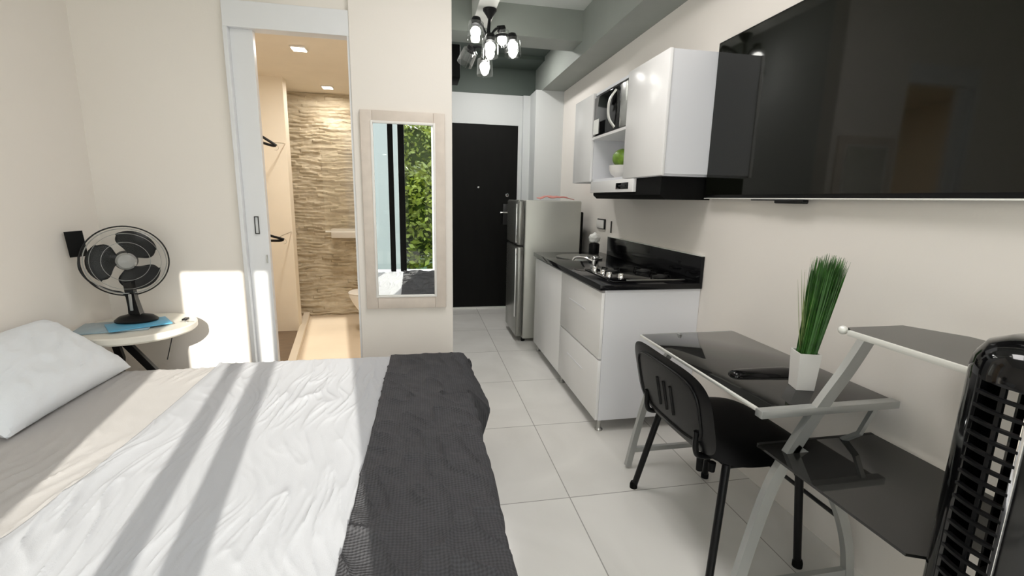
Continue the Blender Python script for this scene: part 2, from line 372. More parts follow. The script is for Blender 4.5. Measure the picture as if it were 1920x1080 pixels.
# window wall behind the camera
bm = nb(); box(bm, XL, -1.70, YW-.1, YW, 0, ZC); box(bm, 1.5, XR, YW-.1, YW, 0, ZC); box(bm, -1.70, 1.5, YW-.1, YW, 2.36, ZC); struct('wall_window', bm, M_wall)
w1 = nb()
for x in (-.402, ): box(w1, x-.035, x+.035, YW-.07, YW-.03, 0.05, 2.35)
for x in (-.262, ): box(w1, x-.042, x+.042, YW-.05, YW-.01, 0.05, 2.35)
box(w1, -1.70, 1.5, YW-.08, YW-.01, 0, .06); box(w1, -1.70, 1.5, YW-.08, YW-.01, 2.335, 2.365)
for x in (-1.68, 1.48): box(w1, x-.02, x+.02, YW-.08, YW-.01, 0.05, 2.35)
win = struct('window_1', w1, M_blackm)
for a, b in ((-1.66, -.437), (-.367, -.304), (-.22, 1.46)):
    obj('pane', (lambda q: (box(q, a, b, YW-.053, YW-.047, .06, 2.335), q)[1])(nb()), M_glass, win)

def curtain(x0, x1, label, n=22):  # unseen curtains added to stop direct sun and spread soft fill inside
    bm = nb()
    def f(u, v):
        x = x0+u*(x1-x0); return Vector((x, YW+.07+.022*math.sin(u*n)*(1.1-.3*v)+.006*math.sin(u*n*2.7+v), .03+v*2.42))
    grid(bm, 160, 6, f); o = obj('added_sheer_curtain', bm, M_sheer, loc=None); return tag(o, label, 'curtain')
curtain(-1.76, -.79, 'white sheer curtain added to diffuse the sun at the left end of the glass door', 40)
curtain(.14, 1.58, 'white sheer curtain added to diffuse the sun at the right side of the glass door', 60)
o = tag(pbox('curtain_rail', M_alul, None, -1.76, 1.58, YW+.055, YW+.085, 2.45, 2.475, bev=.003), 'slim aluminium curtain rail above the glass door', 'curtain rail')

# outside
sbox('floor_terrace', M_grey, -6, 8, -3.2, YW-.1, -.15, -.02)
bm = nb(); box(bm, -40, 40, -60, -3.2, -3.2, -3.0); struct('floor_garden', bm, M_grass1)
def leaf_tree(cx, cy, z0, R_, H, m, label, name='garden_tree', n=4200):
    t = thing(name, label, 'tree', (cx, cy, z0), 'trees outside the glass door')
    bm = nb(); tube(bm, [(cx, cy, z0), (cx+.1, cy, z0+H*.25), (cx, cy+.1, z0+H*.6)], [.22, .16, .1], 8); obj('trunk', bm, M_trunk, t)
    bm = nb(); rnd = random.Random(int(cx*10+cy))
    for i in range(n):
        d = Vector((rnd.gauss(0, 1), rnd.gauss(0, 1), rnd.gauss(0, 1))).normalized(); rr = .72+.3*rnd.random()+.18*noise.noise(d*3+Vector((cx, 0, 0)))
        c = Vector((cx+d.x*R_*rr, cy+d.y*R_*rr, z0+H*.56+d.z*H*.46*rr))
        s = .15*(.6+rnd.random()); a = Vector((rnd.gauss(0, 1), rnd.gauss(0, 1), rnd.gauss(0, .6))).normalized(); b = a.cross(Vector((rnd.gauss(0, 1), rnd.gauss(0, 1), rnd.gauss(0, 1)))).normalized()
        vv = [bm.verts.new(c+a*s), bm.verts.new(c+b*s*.5), bm.verts.new(c-a*s), bm.verts.new(c-b*s*.5)]; bm.faces.new(vv)
    o = obj('foliage', bm, m, t, smooth=False); o['kind'] = 'stuff'
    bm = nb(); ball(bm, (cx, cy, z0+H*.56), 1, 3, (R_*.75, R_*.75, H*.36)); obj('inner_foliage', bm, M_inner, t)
leaf_tree(-.6, -19, -3, 2.6, 6.0, M_leaf, 'dense green tree outside the glass door, seen low in the mirror')
leaf_tree(5.8, -20, -3, 2.4, 7.2, M_leaf, 'rounded green tree outside, right of the dense one')
leaf_tree(-.6, -26, -3, 3.0, 9.5, M_leaf, 'taller green tree standing behind the dense green one')
leaf_tree(1.4, -34.5, -3, 3.8, 11.5, M_leafy, 'tall yellow-green tree at the top of the mirror view')
leaf_tree(11.5, -29, -3, 3.6, 9.0, M_leaf, 'broad green tree at the far right of the garden')
bm = nb(); box(bm, -9.0, -.83, -13, -12, -3, 9); f_ = obj('neighbouring_building', bm, M_facade, None, smooth=False); tag(f_, 'pale building beyond the terrace, left of the trees', 'building')

# unseen fill lights added over the room and in the hall for brightness
for px_, py_, pw, lab in ((.90, .80, 8.5, 'added square fill panel on the ceiling nearest the glass door'), (.45, 1.95, 14, 'added square fill panel on the ceiling in front of the kitchen cabinets')):
    t = thing('fill_light_panel', lab, 'light', (px_, py_, ZC), 'added fill panels')
    bm = nb(); box(bm, px_-.31, px_+.31, py_-.31, py_+.31, ZC-.03, ZC-.001, bev=.003); obj('panel_frame', bm, M_pot, t)
    bm = nb(); box(bm, px_-.29, px_+.29, py_-.29, py_+.29, ZC-.034, ZC-.0305); obj('diffuser', bm, M_panel, t)
    area('fill_panel_light', (px_, py_, ZC-.04), .58, pw, (1.0, .965, .95))
for hx, hy, pw in ((.75, 4.75, 16),):
    t = thing('fill_light_panel', 'small round fill light added on the dark hall ceiling', 'light', (hx, hy, 2.885))
    bm = nb(); lathe(bm, [(0, 2.868), (.10, 2.868), (.105, 2.8845), (0, 2.8845)], hx, hy, 32); obj('diffuser', bm, M_panel, t)
    area('hall_fill_light', (hx, hy, 2.86), .18, pw, (1.0, .98, .95))

# ================================================================ BED
bed = thing('bed', 'wide low bed with its head against the left wall', 'bed', (-.80, 1.5, 0))
bm = nb(); box(bm, XL+.03, .14, .52, 2.46, .10, .25, bev=.01); obj('bed_base', bm, M_blackm, bed)
bm = nb(); box(bm, XL+.02, .17, .50, 2.475, .25, .478, bev=.035, seg=4); obj('mattress', bm, M_sheetw, bed)
for x in (-1.7, .06):
    for y in (.6, 2.38):
        bm = nb(); lathe(bm, [(.028, 0), (.028, .10)], x, y, 12); obj('leg', bm, M_blackm, bed)

def wr(x, y, k=1.0):
    p = Vector((x, y, 0)); wx = x+.12*noise.noise(Vector((x*2, y*2, 4)))+.10*(y-1.5)
    a = noise.noise(Vector((wx*16, y*2.4, 1.3))); b = noise.noise(Vector((wx*34+3*noise.noise(p*3), y*4.5, 7.7)))
    m1 = max(0, noise.noise(Vector((x*1.7+3, y*1.7, 2)))+.55)
    ridge = (1-abs(a)*2.2); ridge = max(0, ridge)**3
    r2_ = max(0, 1-abs(b)*2.4)**3
    return k*(.0080*ridge*m1+.0052*r2_*m1+.003*noise.noise(Vector((x*3, y*3, 5))))
def drape(s, e, r=.03):   # distance along cloth past edge e -> (horizontal offset, drop)
    if s <= e: return s, 0
    q = s-e; L = r*math.pi/2
    if q < L: a = q/r; return e+r*math.sin(a), r*(1-math.cos(a))
    return e+r, r+(q-L)
def sheet_surface(x0, x1, y0, y1, ztop, ex, ey, k):
    """cloth over the mattress: x0..x1, y0..y1 as cloth lengths, folding down past ex (foot) and ey (far side)"""
    def f(u, v):
        s = x0+u*(x1-x0); t = y0+v*(y1-y0)
        x, dx = drape(s, ex); y, dy = drape(t, ey)
        return Vector((x, y, ztop-math.hypot(dx, dy)+wr(s, t, k)*(1 if dx+dy < .01 else .6)))
    return f
bm = nb(); grid(bm, 190, 260, sheet_surface(XL+.02, .17, .48, 2.80, .486, .155, 2.475, .9))
o = obj('fitted_sheet', bm, M_sheetw); tag(o, 'cream fitted sheet stretched over the mattress beside the pillow', 'bed sheet'); solid(o, .004)
def fold_x(t): return -1.045-.02*math.sin(t*3)+.035*(t-1.5)
base_f = sheet_surface(0, 1, 0.46, 2.86, .500, .165, 2.485, 1.5)
def top_f(u, v):
    t = .46+v*2.40; s = fold_x(t)+u*(.175-fold_x(t))
    x, dx = drape(s, .165); y, dy = drape(t, 2.485)
    hem = .005*math.exp(-((s-fold_x(t)-.03)/.02)**2)
    return Vector((x, y, .500-math.hypot(dx, dy)+wr(s, t, 1.0)*(1 if dx+dy < .01 else .5)*max(.15, min(1, (-s-.12)/.08))+hem))
bm = nb(); grid(bm, 260, 340, top_f); o = obj('top_sheet', bm, M_sheet); tag(o, 'rumpled white top sheet lying in the sun across the bed', 'bed sheet'); solid(o, .007)

def runner_f(u, v):
    t = .44+v*(2.44); sx0 = -.205+.018*(t-1.0)
    q = min(1, max(0, (t-1.90)/.04)); q = q*q*(3-2*q)
    s = sx0+u*(.62-.32*q-sx0)
    x, dx = drape(s, .178, .04); y, dy = drape(t, 2.475, .045)
    drop = math.hypot(dx, dy); fl = min(1, drop/(.15-.06*q))
    x += fl*(.075*q*(1-.5*max(0, min(1, (t-2.0)/.5)))+.015*math.sin(t*9+2)*(1-q)-.03*(1-q))
    y += (.03*math.sin(s*18)*min(1, dy/.1)) if dy > 0 else 0
    n = .006*noise.noise(Vector((s*7, t*7, 1)))+.006*noise.noise(Vector((s*22+t*9, t*14, 3)))
    n *= min(1, abs(t-2.475)/.08+.15)
    a = max(0, 1-abs(noise.noise(Vector(((s+t*.6)*10, (t-s)*4, 2))))*3)**3
    return Vector((x+n*(1 if dx > 0 else 0), y, .512-drop+(n+.013*a*min(1, abs(t-2.475)/.08) if dx <= .02 else .3*n)))
bm = nb(); grid(bm, 150, 300, runner_f); o = obj('bed_runner', bm, M_runner); tag(o, 'dark grey quilted runner draped over the foot of the bed', 'blanket'); solid(o, .010)

# pillow leaning on the wall at the bed head
def pillow():
    bm = nb(); N = 46; ax = Vector((.2295, 0, -.1735)); ay = Vector((0, .355, 0)); nrm = Vector((.1735, 0, .2295)).normalized()
    c = Vector((-1.590, 2.13, .632)); top = []
    for sgn in (1, -1):
        V = []
        for i in range(N+1):
            row = []
            for j in range(N+1):
                a = -1+2*i/N; b = -1+2*j/N
                pin = 1-.07*(b*b)*(1-abs(a)) if True else 1
                sa = a*(1-.09*(1-a*a)*0-.06*(1-b*b)*0)*(1-.05*(1-b*b)); sb = b*(1-.06*(1-a*a))
                h = ((1-a**4)*(1-b**4))**.5 if abs(a) < 1 and abs(b) < 1 else 0
                wn = .006*noise.noise(Vector((a*2.4, b*2.4, 4*sgn)))+.004*noise.noise(Vector((a*9+b*5, b*7, 2)))+.007*max(0, 1-3*abs(noise.noise(Vector(((a+b)*4, (a-b)*1.5, 6)))))
                p = c+ax*sa*.72+ay*sb+nrm*(sgn*.085*h+(wn*h))
                row.append(p)
            V.append(row)
        top.append(V)
    for sgn, V in zip((1, -1), top):
        vv = [[bm.verts.new(p) for p in r] for r in V]
        for i in range(N):
            for j in range(N): bm.faces.new((vv[i][j], vv[i+1][j], vv[i+1][j+1], vv[i][j+1]))
    bmesh.ops.remove_doubles(bm, verts=bm.verts, dist=.0004)
    return bm
o = obj('pillow', pillow(), M_pillow, loc=(-1.6, 2.135, .5)); tag(o, 'plump white pillow leaning on the left wall at the bed head', 'pillow')

# ================================================================ SIDE TABLE AND FAN
tb = thing('side_table', 'small round pale side table on black folding legs in the corner', 'side table', (-1.50, 2.72, 0))
TX, TY, TZ = -1.50, 2.72, .66
bm = nb(); lathe(bm, [(.22, TZ-.045), (.255, TZ-.04), (.265, TZ-.03), (.265, TZ-.005), (.26, TZ), (0, TZ)], TX, TY, 64); obj('tabletop', bm, M_table, tb)
bm = nb(); box(bm, TX-.17, TX+.10, TY-.12, TY-.09, TZ-.064, TZ-.044, bev=.003); obj('under_rail', bm, M_black, tb)
bm = nb(); box(bm, TX-.17, TX+.10, TY+.09, TY+.12, TZ-.064, TZ-.044, bev=.003); obj('under_rail', bm, M_black, tb)
for y in (-.10,):
    bm = nb(); bar(bm, [(TX-.02, TY+y, TZ-.055), (TX+.22, TY+y, .27), (TX+.20, TY+y, .003)], .022, .036); obj('leg', bm, M_black, tb)
bm = nb(); bar(bm, [(TX-.19, TY+.10, TZ-.055), (TX-.16, TY+.10, .45), (TX-.22, TY+.10, .003)], .022, .036); obj('leg', bm, M_black, tb)
bm = nb(); bar(bm, [(TX-.19, TY-.10, TZ-.055), (TX-.16, TY-.10, .45), (TX-.20, TY-.10, .003)], .022, .036); obj('leg', bm, M_black, tb)
bm = nb(); tube(bm, [(TX+.165, TY, TZ-.045), (TX+.12, TY, .46)], .003, 6); obj('folding_wire', bm, M_rod, tb)

bk = pbox('folder', M_bluegrey, None, -.16, .16, -.11, .11, 0, .008, bev=.002); bk.location = (-1.575, 2.675, TZ+.001); bk.rotation_euler = (0, 0, .25)
tag(bk, 'blue-grey glossy folder on the left of the corner table', 'folder')
bk = pbox('magazine', M_blue, None, -.13, .13, -.09, .09, 0, .006, bev=.0015); bk.location = (-1.475, 2.685, TZ+.0105); bk.rotation_euler = (0, 0, .62)
tag(bk, 'bright blue magazine under the desk fan base', 'magazine')
t = thing('keys', 'small bunch of keys at the right edge of the corner table', 'keys', (-1.30, 2.76, TZ))
bm = nb(); tube(bm, [(-1.30+.014*math.cos(a*.7), 2.76+.014*math.sin(a*.7), TZ+.003) for a in range(9)], .0015, 6, closed=True); obj('key_ring', bm, M_chrome, t)
bm = nb(); box(bm, -1.315, -1.295, 2.775, 2.82, TZ+.0005, TZ+.012, bev=.003); obj('key_fob', bm, M_black, t)
bm = nb(); box(bm, -1.288, -1.245, 2.755, 2.765, TZ+.0005, TZ+.003); lathe(bm, [(0, TZ+.0005), (.011, TZ+.0005), (.011, TZ+.003), (0, TZ+.003)], -1.283, 2.76, 14); obj('key', bm, M_steel, t)

FX, FY = -1.515, 2.745; FB = TZ+.0175
fan = thing('desk_fan', 'black desk fan with clear cage on the corner table', 'fan', (FX, FY, FB))
HC = Vector((-1.535, 2.76, .998)); axis = (Vector((-.15, .3, 1.12))-HC).normalized()
q = axis.to_track_quat('Z', 'Y').to_matrix().to_4x4(); FM = Matrix.Translation(HC) @ q
bm = nb(); lathe(bm, [(.0, FB), (.088, FB), (.09, FB+.008), (.07, FB+.026), (.035, FB+.036), (.02, FB+.04), (0, FB+.04)], 0, 0, 40)
for v in bm.verts: v.co.x = FX+v.co.x*1.12; v.co.y = FY+v.co.y*.86
obj('base', bm, M_black, fan)
bm = nb(); bar(bm, [(FX+.005, FY, FB+.03), (FX-.01, FY+.005, FB+.12), (FX-.02, FY+.01, FB+.21)], [.05, .042, .04], [.04, .034, .03], Vector((1, 0, 0))); obj('neck', bm, M_black, fan)
bm = nb(); box(bm, FX-.012, FX+.002, FY-.026, FY-.018, FB+.06, FB+.15, bev=.003); obj('neck_highlight_strip', bm, M_hub, fan)
bm = nb(); lathe(bm, [(0, -.14), (.035, -.135), (.05, -.11), (.052, -.05), (.045, -.03), (0, -.03)], 0, 0, 28, FM); obj('motor_housing', bm, M_black, fan)
RC = .182
def ring(bm, rr, z, r, n=64): tube(bm, [FM @ Vector((rr*math.cos(2*math.pi*k/n), rr*math.sin(2*math.pi*k/n), z)) for k in range(n)], r, 6, closed=True)
bm = nb(); ring(bm, RC, 0, .0035); obj('rim', bm, M_black, fan)
bm = nb(); ring(bm, RC-.012, .016, .0025); ring(bm, RC*.80, .030, .0012); ring(bm, RC*.55, .036, .0012)
obj('cage_ring', bm, M_hub, fan)
bm = nb()
for sgn, dep in ((1, .045), (-1, .055)):
    lathe(bm, [(RC, 0), (RC-.004, sgn*dep*.45), (RC*.85, sgn*dep*.8), (RC*.4, sgn*dep), (.045, sgn*dep)], 0, 0, 64, FM)
bmesh.ops.delete(bm, geom=[f for f in bm.faces if len(f.verts) > 8], context='FACES')
obj('clear_cage', bm, M_clear, fan)
bm = nb(); lathe(bm, [(0, -.025), (.042, -.022), (.045, .01), (.035, .024), (.012, .032), (0, .033)], 0, 0, 32, FM); obj('blade_hub', bm, M_hub, fan)
for k in range(3):
    a0 = math.radians(48+120*k); bm = nb()
    def bf(u, v):
        r = .035+u*.128; half = .48+.44*math.sin(min(1, u*1.1)*math.pi*.8)
        ang = a0+(v-.5)*2*half*.95+u*.25
        rr = r*(1-.10*(2*v-1)**2*u)
        return FM @ Vector((rr*math.cos(ang), rr*math.sin(ang), -.004+(v-.5)*.036*(1-.3*u)))
    grid(bm, 12, 12, bf); o = obj('blade', bm, M_black, fan); solid(o, .003, 0)

# clip-on reading lamp with its flat black head
t = thing('reading_lamp', 'flat black lamp head on a curved stem left of the desk fan', 'lamp', (-1.60, 2.84, TZ))
bm = nb(); hm = Matrix.Translation((-1.735, 2.735, 1.09)) @ Matrix.Rotation(math.radians(30), 4, 'Z') @ Matrix.Rotation(math.radians(-4), 4, 'Y')
r = bmesh.ops.create_cube(bm, size=1.0)
for v in r['verts']: v.co = hm @ Vector((v.co.x*.070, v.co.y*.014, v.co.z*.13))
obj('lamp_head', bm, M_blackm, t)
bm = nb(); tube(bm, spline([(-1.727, 2.725, 1.03), (-1.728, 2.72, .96), (-1.70, 2.74, .89), (-1.645, 2.785, .84), (-1.60, 2.83, .80), (-1.60, 2.84, .672)], 8), .0045, 8); obj('stem', bm, M_black, t)
bm = nb(); lathe(bm, [(0, TZ+.0005), (.035, TZ+.0005), (.033, TZ+.012), (0, TZ+.014)], -1.60, 2.87-.03, 20); obj('lamp_base', bm, M_black, t)

# ================================================================ MIRROR
mi = thing('wall_mirror', 'tall mirror in a beige wooden frame on the partition wall', 'mirror', (-.1, YB-.03, .66))
y1 = YB-.031
bm = nb(); X0, X1, Z0, Z1 = -.347, .145, .662, 1.855; fwid = .068
for (a, b, c, d) in ((X0, X0+fwid, Z0, Z1), (X1-fwid, X1, Z0, Z1), (X0+fwid, X1-fwid, Z0, Z0+.082), (X0+fwid, X1-fwid, Z1-fwid, Z1)):
    box(bm, a, b, y1-.022, y1, c, d, bev=.004)
obj('frame', bm, M_frame, mi)
bm = nb()
xi0, xi1, zi0, zi1 = X0+fwid, X1-fwid, Z0+.082, Z1-fwid; e = .011
for (a, b, c, d) in ((xi0-.01, xi0+e*.4, zi0-.01, zi1+.01), (xi1-e*.4, xi1+.01, zi0-.01, zi1+.01), (xi0, xi1, zi0-.01, zi0+e*.4), (xi0, xi1, zi1-e*.4, zi1+.01)):
    box(bm, a, b, y1-.027, y1-.018, c, d, bev=.003)
obj('inner_bead', bm, M_pot, mi)
bm = nb(); box(bm, xi0, xi1, y1-.016, y1-.010, zi0, zi1); obj('glass', bm, M_mirror, mi)

# ================================================================ BATHROOM FITTINGS
for i, (x, y, lab) in enumerate(((-.867, 3.90, 'square recessed downlight nearer the bathroom doorway'), (-.90, 5.15, 'square recessed downlight over the shower, farther in'))):
    t = thing('downlight', lab, 'light', (x, y, 2.42), 'bathroom downlights')
    bm = nb(); box(bm, x-.055, x+.055, y-.055, y+.055, 2.408, 2.4195, bev=.003); obj('trim_ring', bm, M_pot, t)
    bm = nb(); box(bm, x-.045, x+.045, y-.045, y+.045, 2.404, 2.4085); obj('lens', bm, M_down, t)
    l = area('downlight_glow', (x, y, 2.395), .09, 20 if i == 0 else 7, (1.0, .94, .85))
def hanger(z, y, tilt, label):
    """black hanger on a chrome hook on the closet wall, seen nearly edge-on"""
    c = Vector((-1.30, y, z)); t = thing('clothes_hanger', label, 'hanger', c, 'hangers in the closet')
    R_ = Matrix.Translation(c) @ Matrix.Rotation(math.radians(tilt), 4, 'Y')
    bm = nb(); L = [(.10, 0, .0), (.05, 0, .012), (-.12, -.0, .045), (-.17, 0, .02), (-.12, 0, -.018), (.05, 0, -.014)]
    pts = [R_ @ Vector((p[0], p[1], p[2])) for p in L]; P = [p for p in spline(pts+[pts[0]], 6)][:-1]
    tube(bm, P, .011, 8, closed=True); obj('shoulders', bm, M_black, t)
    bm = nb(); tube(bm, [R_ @ Vector((.10+.022*math.sin(a), 0, -.018+.022*math.cos(a))) for a in [k*.42 for k in range(9)]], .003, 6); obj('hook', bm, M_chrome, t)
    bm = nb(); tube(bm, [R_ @ Vector((.05, 0, .0)), R_ @ Vector((.05, .10, .02)), (c.x+.05, 4.845, z+.03)], .004, 8); obj('wall_peg', bm, M_chrome, t)
hanger(1.80, 4.40, 20, 'black clothes hanger on the upper closet peg')
hanger(.975, 4.40, 4, 'black clothes hanger on the lower closet peg')
t = thing('shower_screen', 'clear glass shower screen in front of the stone wall', 'shower screen', (-.6, 5.1, 0))
bm = nb(); box(bm, -.98, .03, 5.08, 5.088, 1.00, 2.0); obj('glass_panel', bm, thin_glass('shower_glass', (.97, .97, .95), .12, .05), t)
bm = nb(); box(bm, -.98, .03, 5.07, 5.095, .985, 1.0); obj('bottom_profile', bm, M_alul, t)
bm = nb(); box(bm, -.98, -.66, 5.36, 5.455, .90, 1.00, bev=.008); o = obj('soap_shelf', bm, M_pot); tag(o, 'pale soap shelf on the stone shower wall', 'shelf')
t = thing('toilet', 'white toilet bowl beyond the doorway edge', 'toilet', (-.42, 4.75, 0))
bm = nb()
for i in range(1):
    prof = [(0, 0), (.12, 0), (.11, .05), (.10, .16), (.17, .30), (.20, .38), (.20, .40), (0, .40)]
    lathe(bm, prof, 0, 0, 36)
for v in bm.verts: v.co.x = v.co.x*1.35-.46; v.co.y = v.co.y*.9+4.75
obj('bowl', bm, M_pot, t)
bm = nb(); lathe(bm, [(0, .402), (.20, .402), (.205, .412), (.195, .425), (0, .428)], 0, 0, 36)
for v in bm.verts: v.co.x = v.co.x*1.35-.46; v.co.y = v.co.y*.9+4.75
obj('seat_lid', bm, M_pot, t)
bm = nb(); box(bm, -.18, .03, 4.56, 4.94, .36, .78, bev=.02, seg=3); obj('cistern', bm, M_pot, t)

# ================================================================ CEILING LAMP
LX, LY = .505, 3.62
t = thing('ceiling_lamp', 'black branching ceiling lamp with glass shades and lit bulbs', 'lamp', (LX, LY, 2.70))
bm = nb(); lathe(bm, [(.0, 2.699), (.05, 2.699), (.05, 2.688), (.022, 2.65), (.014, 2.635), (0, 2.635)], LX, LY, 24); obj('canopy', bm, M_black, t)
bm = nb(); tube(bm, [(LX, LY, 2.65), (LX-.008, LY, 2.56), (LX-.01, LY, 2.46), (LX-.01, LY, 2.36)], [.010, .013, .024, .015], 10); ball(bm, (LX-.01, LY, 2.49), .042, 2); ball(bm, (LX-.01, LY, 2.40), .034, 2); obj('stem', bm, M_black, t)
heads = [((.405, 3.60, 2.615), (.400, 3.59, 2.53)), ((.605, 3.72, 2.62), (.618, 3.74, 2.54)), ((.655, 3.53, 2.505), (.658, 3.52, 2.435)), ((.492, 3.48, 2.475), (.489, 3.47, 2.40)), ((.480, 3.68, 2.40), (.480, 3.68, 2.325)), ((.39, 3.74, 2.47), (.365, 3.78, 2.42))]
for k, (s, b) in enumerate(heads):
    s = Vector(s); b = Vector(b); d = (b-s).normalized(); base = Vector((LX-.01, LY, 2.49 if s.z > 2.5 else 2.40))
    bm = nb(); mid = (base+s)/2+Vector((0, 0, .025)); tube(bm, spline([base, mid, s], 6), .010, 8); obj('arm', bm, M_black, t)
    q = d.to_track_quat('Z', 'Y').to_matrix().to_4x4(); HM = Matrix.Translation(s) @ q
    bm = nb(); lathe(bm, [(0, -.014), (.03, -.012), (.036, .008), (.030, .035), (0, .035)], 0, 0, 18, HM); obj('socket', bm, M_black, t)
    bm = nb(); lathe(bm, [(.034, .01), (.056, .025), (.060, .08), (.062, .135)], 0, 0, 24, HM)
    bmesh.ops.delete(bm, geom=[f for f in bm.faces if len(f.verts) > 8], context='FACES'); obj('glass_shade', bm, M_bglass, t)
    if k < 5:
        bm = nb(); ball(bm, b, .033, 2, (1, 1, 1.15)); obj('bulb', bm, M_bulb, t)
        ld = bpy.data.lights.new('bulb_light', 'POINT'); ld.energy = 2.2; ld.color = (1, .975, .94); ld.shadow_soft_size = .036; lo = bpy.data.objects.new('bulb_light', ld); C.objects.link(lo); lo.location = b+Vector((0, 0, -.0))
        lo.visible_camera = True
bm = nb(); box(bm, .195, .36, 4.45, 4.75, 2.42, 2.70, bev=.01); o = obj('wall_box', bm, M_blackm); tag(o, 'black box mounted high on the hall side wall', 'wall box')

# ================================================================ KITCHEN
YK0, YK1, XK = 2.405, 3.97, .99
lc = thing('base_cabinet', 'white floor cabinet with drawers on short metal legs', 'cabinet', (1.3, 3.2, 0))
bm = nb(); box(bm, XK+.018, XR-.002, YK0, YK1, .075, .866); obj('body', bm, M_whitem, lc)
for (a, b, z0, z1, nm) in ((YK0+.001, 3.175, .458, .850, 'drawer'), (YK0+.001, 3.175, .078, .447, 'drawer'), (3.180, YK1-.001, .078, .850, 'door')):
    bm = nb(); box(bm, XK-.001, XK+.017, a, b, z0, z1, bev=.0015); dd = obj(nm, bm, M_white, lc)
    if nm == 'drawer':
        bm = nb(); zc = (z0+z1)/2+.04; box(bm, XK-.0035, XK-.0012, 2.66, 2.98, zc, zc+.006); obj('grip', bm, M_whitem, dd)
for x in (1.03, 1.54):
    for y in (2.44, 3.19, 3.93):
        bm = nb(); lathe(bm, [(0, 0), (.024, 0), (.024, .006), (.013, .016), (.013, .076), (0, .076)], x, y, 14); obj('leg', bm, M_steel, lc)
wt = thing('worktop', 'black granite worktop with upstand on the white floor cabinet', 'worktop', (1.3, 3.2, .867))
bm = nb(); box(bm, XK-.02, XR-.002, YK0-.015, YK1+.01, .867, .9, bev=.002); obj('slab', bm, M_granite, wt)
bm = nb(); box(bm, XR-.022, XR-.002, YK0-.015, 3.79, .9, 1.055, bev=.002); obj('upstand', bm, M_granite, wt)
bm = nb(); box(bm, XR-.024, XR-.001, YK0-.015, 3.79, 1.0555, 1.060); obj('edge_glint_strip', bm, M_alul, wt)  # pale strip standing for the bright reflection along the upstand's top edge
# sink at the far end
t = thing('sink', 'round steel sink set into the far end of the worktop', 'sink', (1.27, 3.62, .9))
bm = nb(); lathe(bm, [(.19, .9005), (.19, .905), (.165, .906), (.16, .9035), (.14, .9025), (.03, .9015), (0, .9015)], 1.27, 3.62, 40); obj('bowl', bm, M_steel, t)
# tap
t = thing('tap', 'chrome mixer tap with a cross handle near the worktop front', 'tap', (1.17, 3.02, .9))
bm = nb(); lathe(bm, [(0, .9005), (.026, .9005), (.026, .91), (.016, .915), (.016, .955), (0, .957)], 1.17, 3.02, 20); obj('body', bm, M_chrome, t)
bm = nb(); tube(bm, spline([(1.17, 3.02, .945), (1.11, 3.06, .97), (1.06, 3.10, .965), (1.045, 3.11, .945)], 6), .008, 10); obj('spout', bm, M_chrome, t)
bm = nb(); ball(bm, (1.17, 3.02, .968), .018, 2); tube(bm, [(1.14, 3.0, .972), (1.20, 3.04, .972)], .006, 8); tube(bm, [(1.155, 3.05, .972), (1.185, 2.99, .972)], .006, 8); obj('handle', bm, M_chrome, t)
# hob
hb = thing('hob', 'black glass gas hob with steel front strip and knobs', 'hob', (1.32, 2.66, .9))
bm = nb(); box(bm, 1.07, 1.55, 2.45, 2.93, .9005, .908, bev=.003); obj('glass_plate', bm, M_blackg, hb)
bm = nb(); box(bm, 1.16, 1.53, 2.462, 2.474, .9085, .913, bev=.001); obj('front_strip', bm, M_steel, hb)
for x, y in ((1.20, 2.80), (1.43, 2.80), (1.43, 2.58)):
    bm = nb(); lathe(bm, [(0, .9085), (.045, .9085), (.045, .918), (.03, .922), (0, .922)], x, y, 24); b_ = obj('burner', bm, M_rod, hb)
    for k in range(4):
        a = k*math.pi/2+.4; bm = nb(); tube(bm, [(x+.03*math.cos(a), y+.03*math.sin(a), .928), (x+.075*math.cos(a), y+.075*math.sin(a), .928), (x+.08*math.cos(a), y+.08*math.sin(a), .9085)], .0035, 6); obj('pan_support', bm, M_blackm, b_)
for x, y in ((1.115, 2.62), (1.115, 2.72), (1.165, 2.56), (1.115, 2.86)):
    bm = nb(); lathe(bm, [(0, .9085), (.019, .9085), (.017, .93), (.014, .934), (0, .934)], x, y, 18); obj('knob', bm, M_chrome, hb)
# items in the far corner
t = thing('canister', 'black canister standing at the far corner of the worktop', 'canister', (1.49, 3.87, .9))
bm = nb(); lathe(bm, [(0, .9005), (.045, .9005), (.047, .91), (.047, .985), (0, .985)], 1.49, 3.87, 28); obj('body', bm, M_black, t)
bm = nb(); lathe(bm, [(0, .9855), (.04, .9855), (.04, .993), (0, .995)], 1.49, 3.87, 24); obj('lid', bm, M_black, t)
bm = nb(); ball(bm, (1.49, 3.87, 1.0), .05, 4, (1.0, 1.0, .95))
for v in bm.verts:
    p = v.co; k = 1+.22*noise.noise(p*38)+.1*noise.noise(p*90); v.co = Vector((1.49, 3.87, 1.035))+(v.co-Vector((1.49, 3.87, 1.0)))*k
    v.co.z = max(v.co.z, .9965)
o = obj('crumpled_tissue', bm, M_paper, loc=(1.49, 3.87, .996)); tag(o, 'crumpled white tissue resting on the black canister lid', 'tissue')
t = thing('wall_socket', 'white wall socket with black surround above the worktop corner', 'socket', (XR, 3.98, 1.14))
bm = nb(); box(bm, XR-.012, XR-.001, 3.90, 4.08, 1.11, 1.20, bev=.003); obj('surround', bm, M_black, t)
bm = nb(); box(bm, XR-.018, XR-.012, 3.915, 4.08, 1.117, 1.190, bev=.002); obj('faceplate', bm, M_pot, t)
bm = nb(); box(bm, XR-.008, XR-.001, 3.76, 3.775, 1.09, 1.19); o = obj('cable_clip', bm, M_rod); tag(o, 'thin dark strip on the wall beside the socket', 'clip')

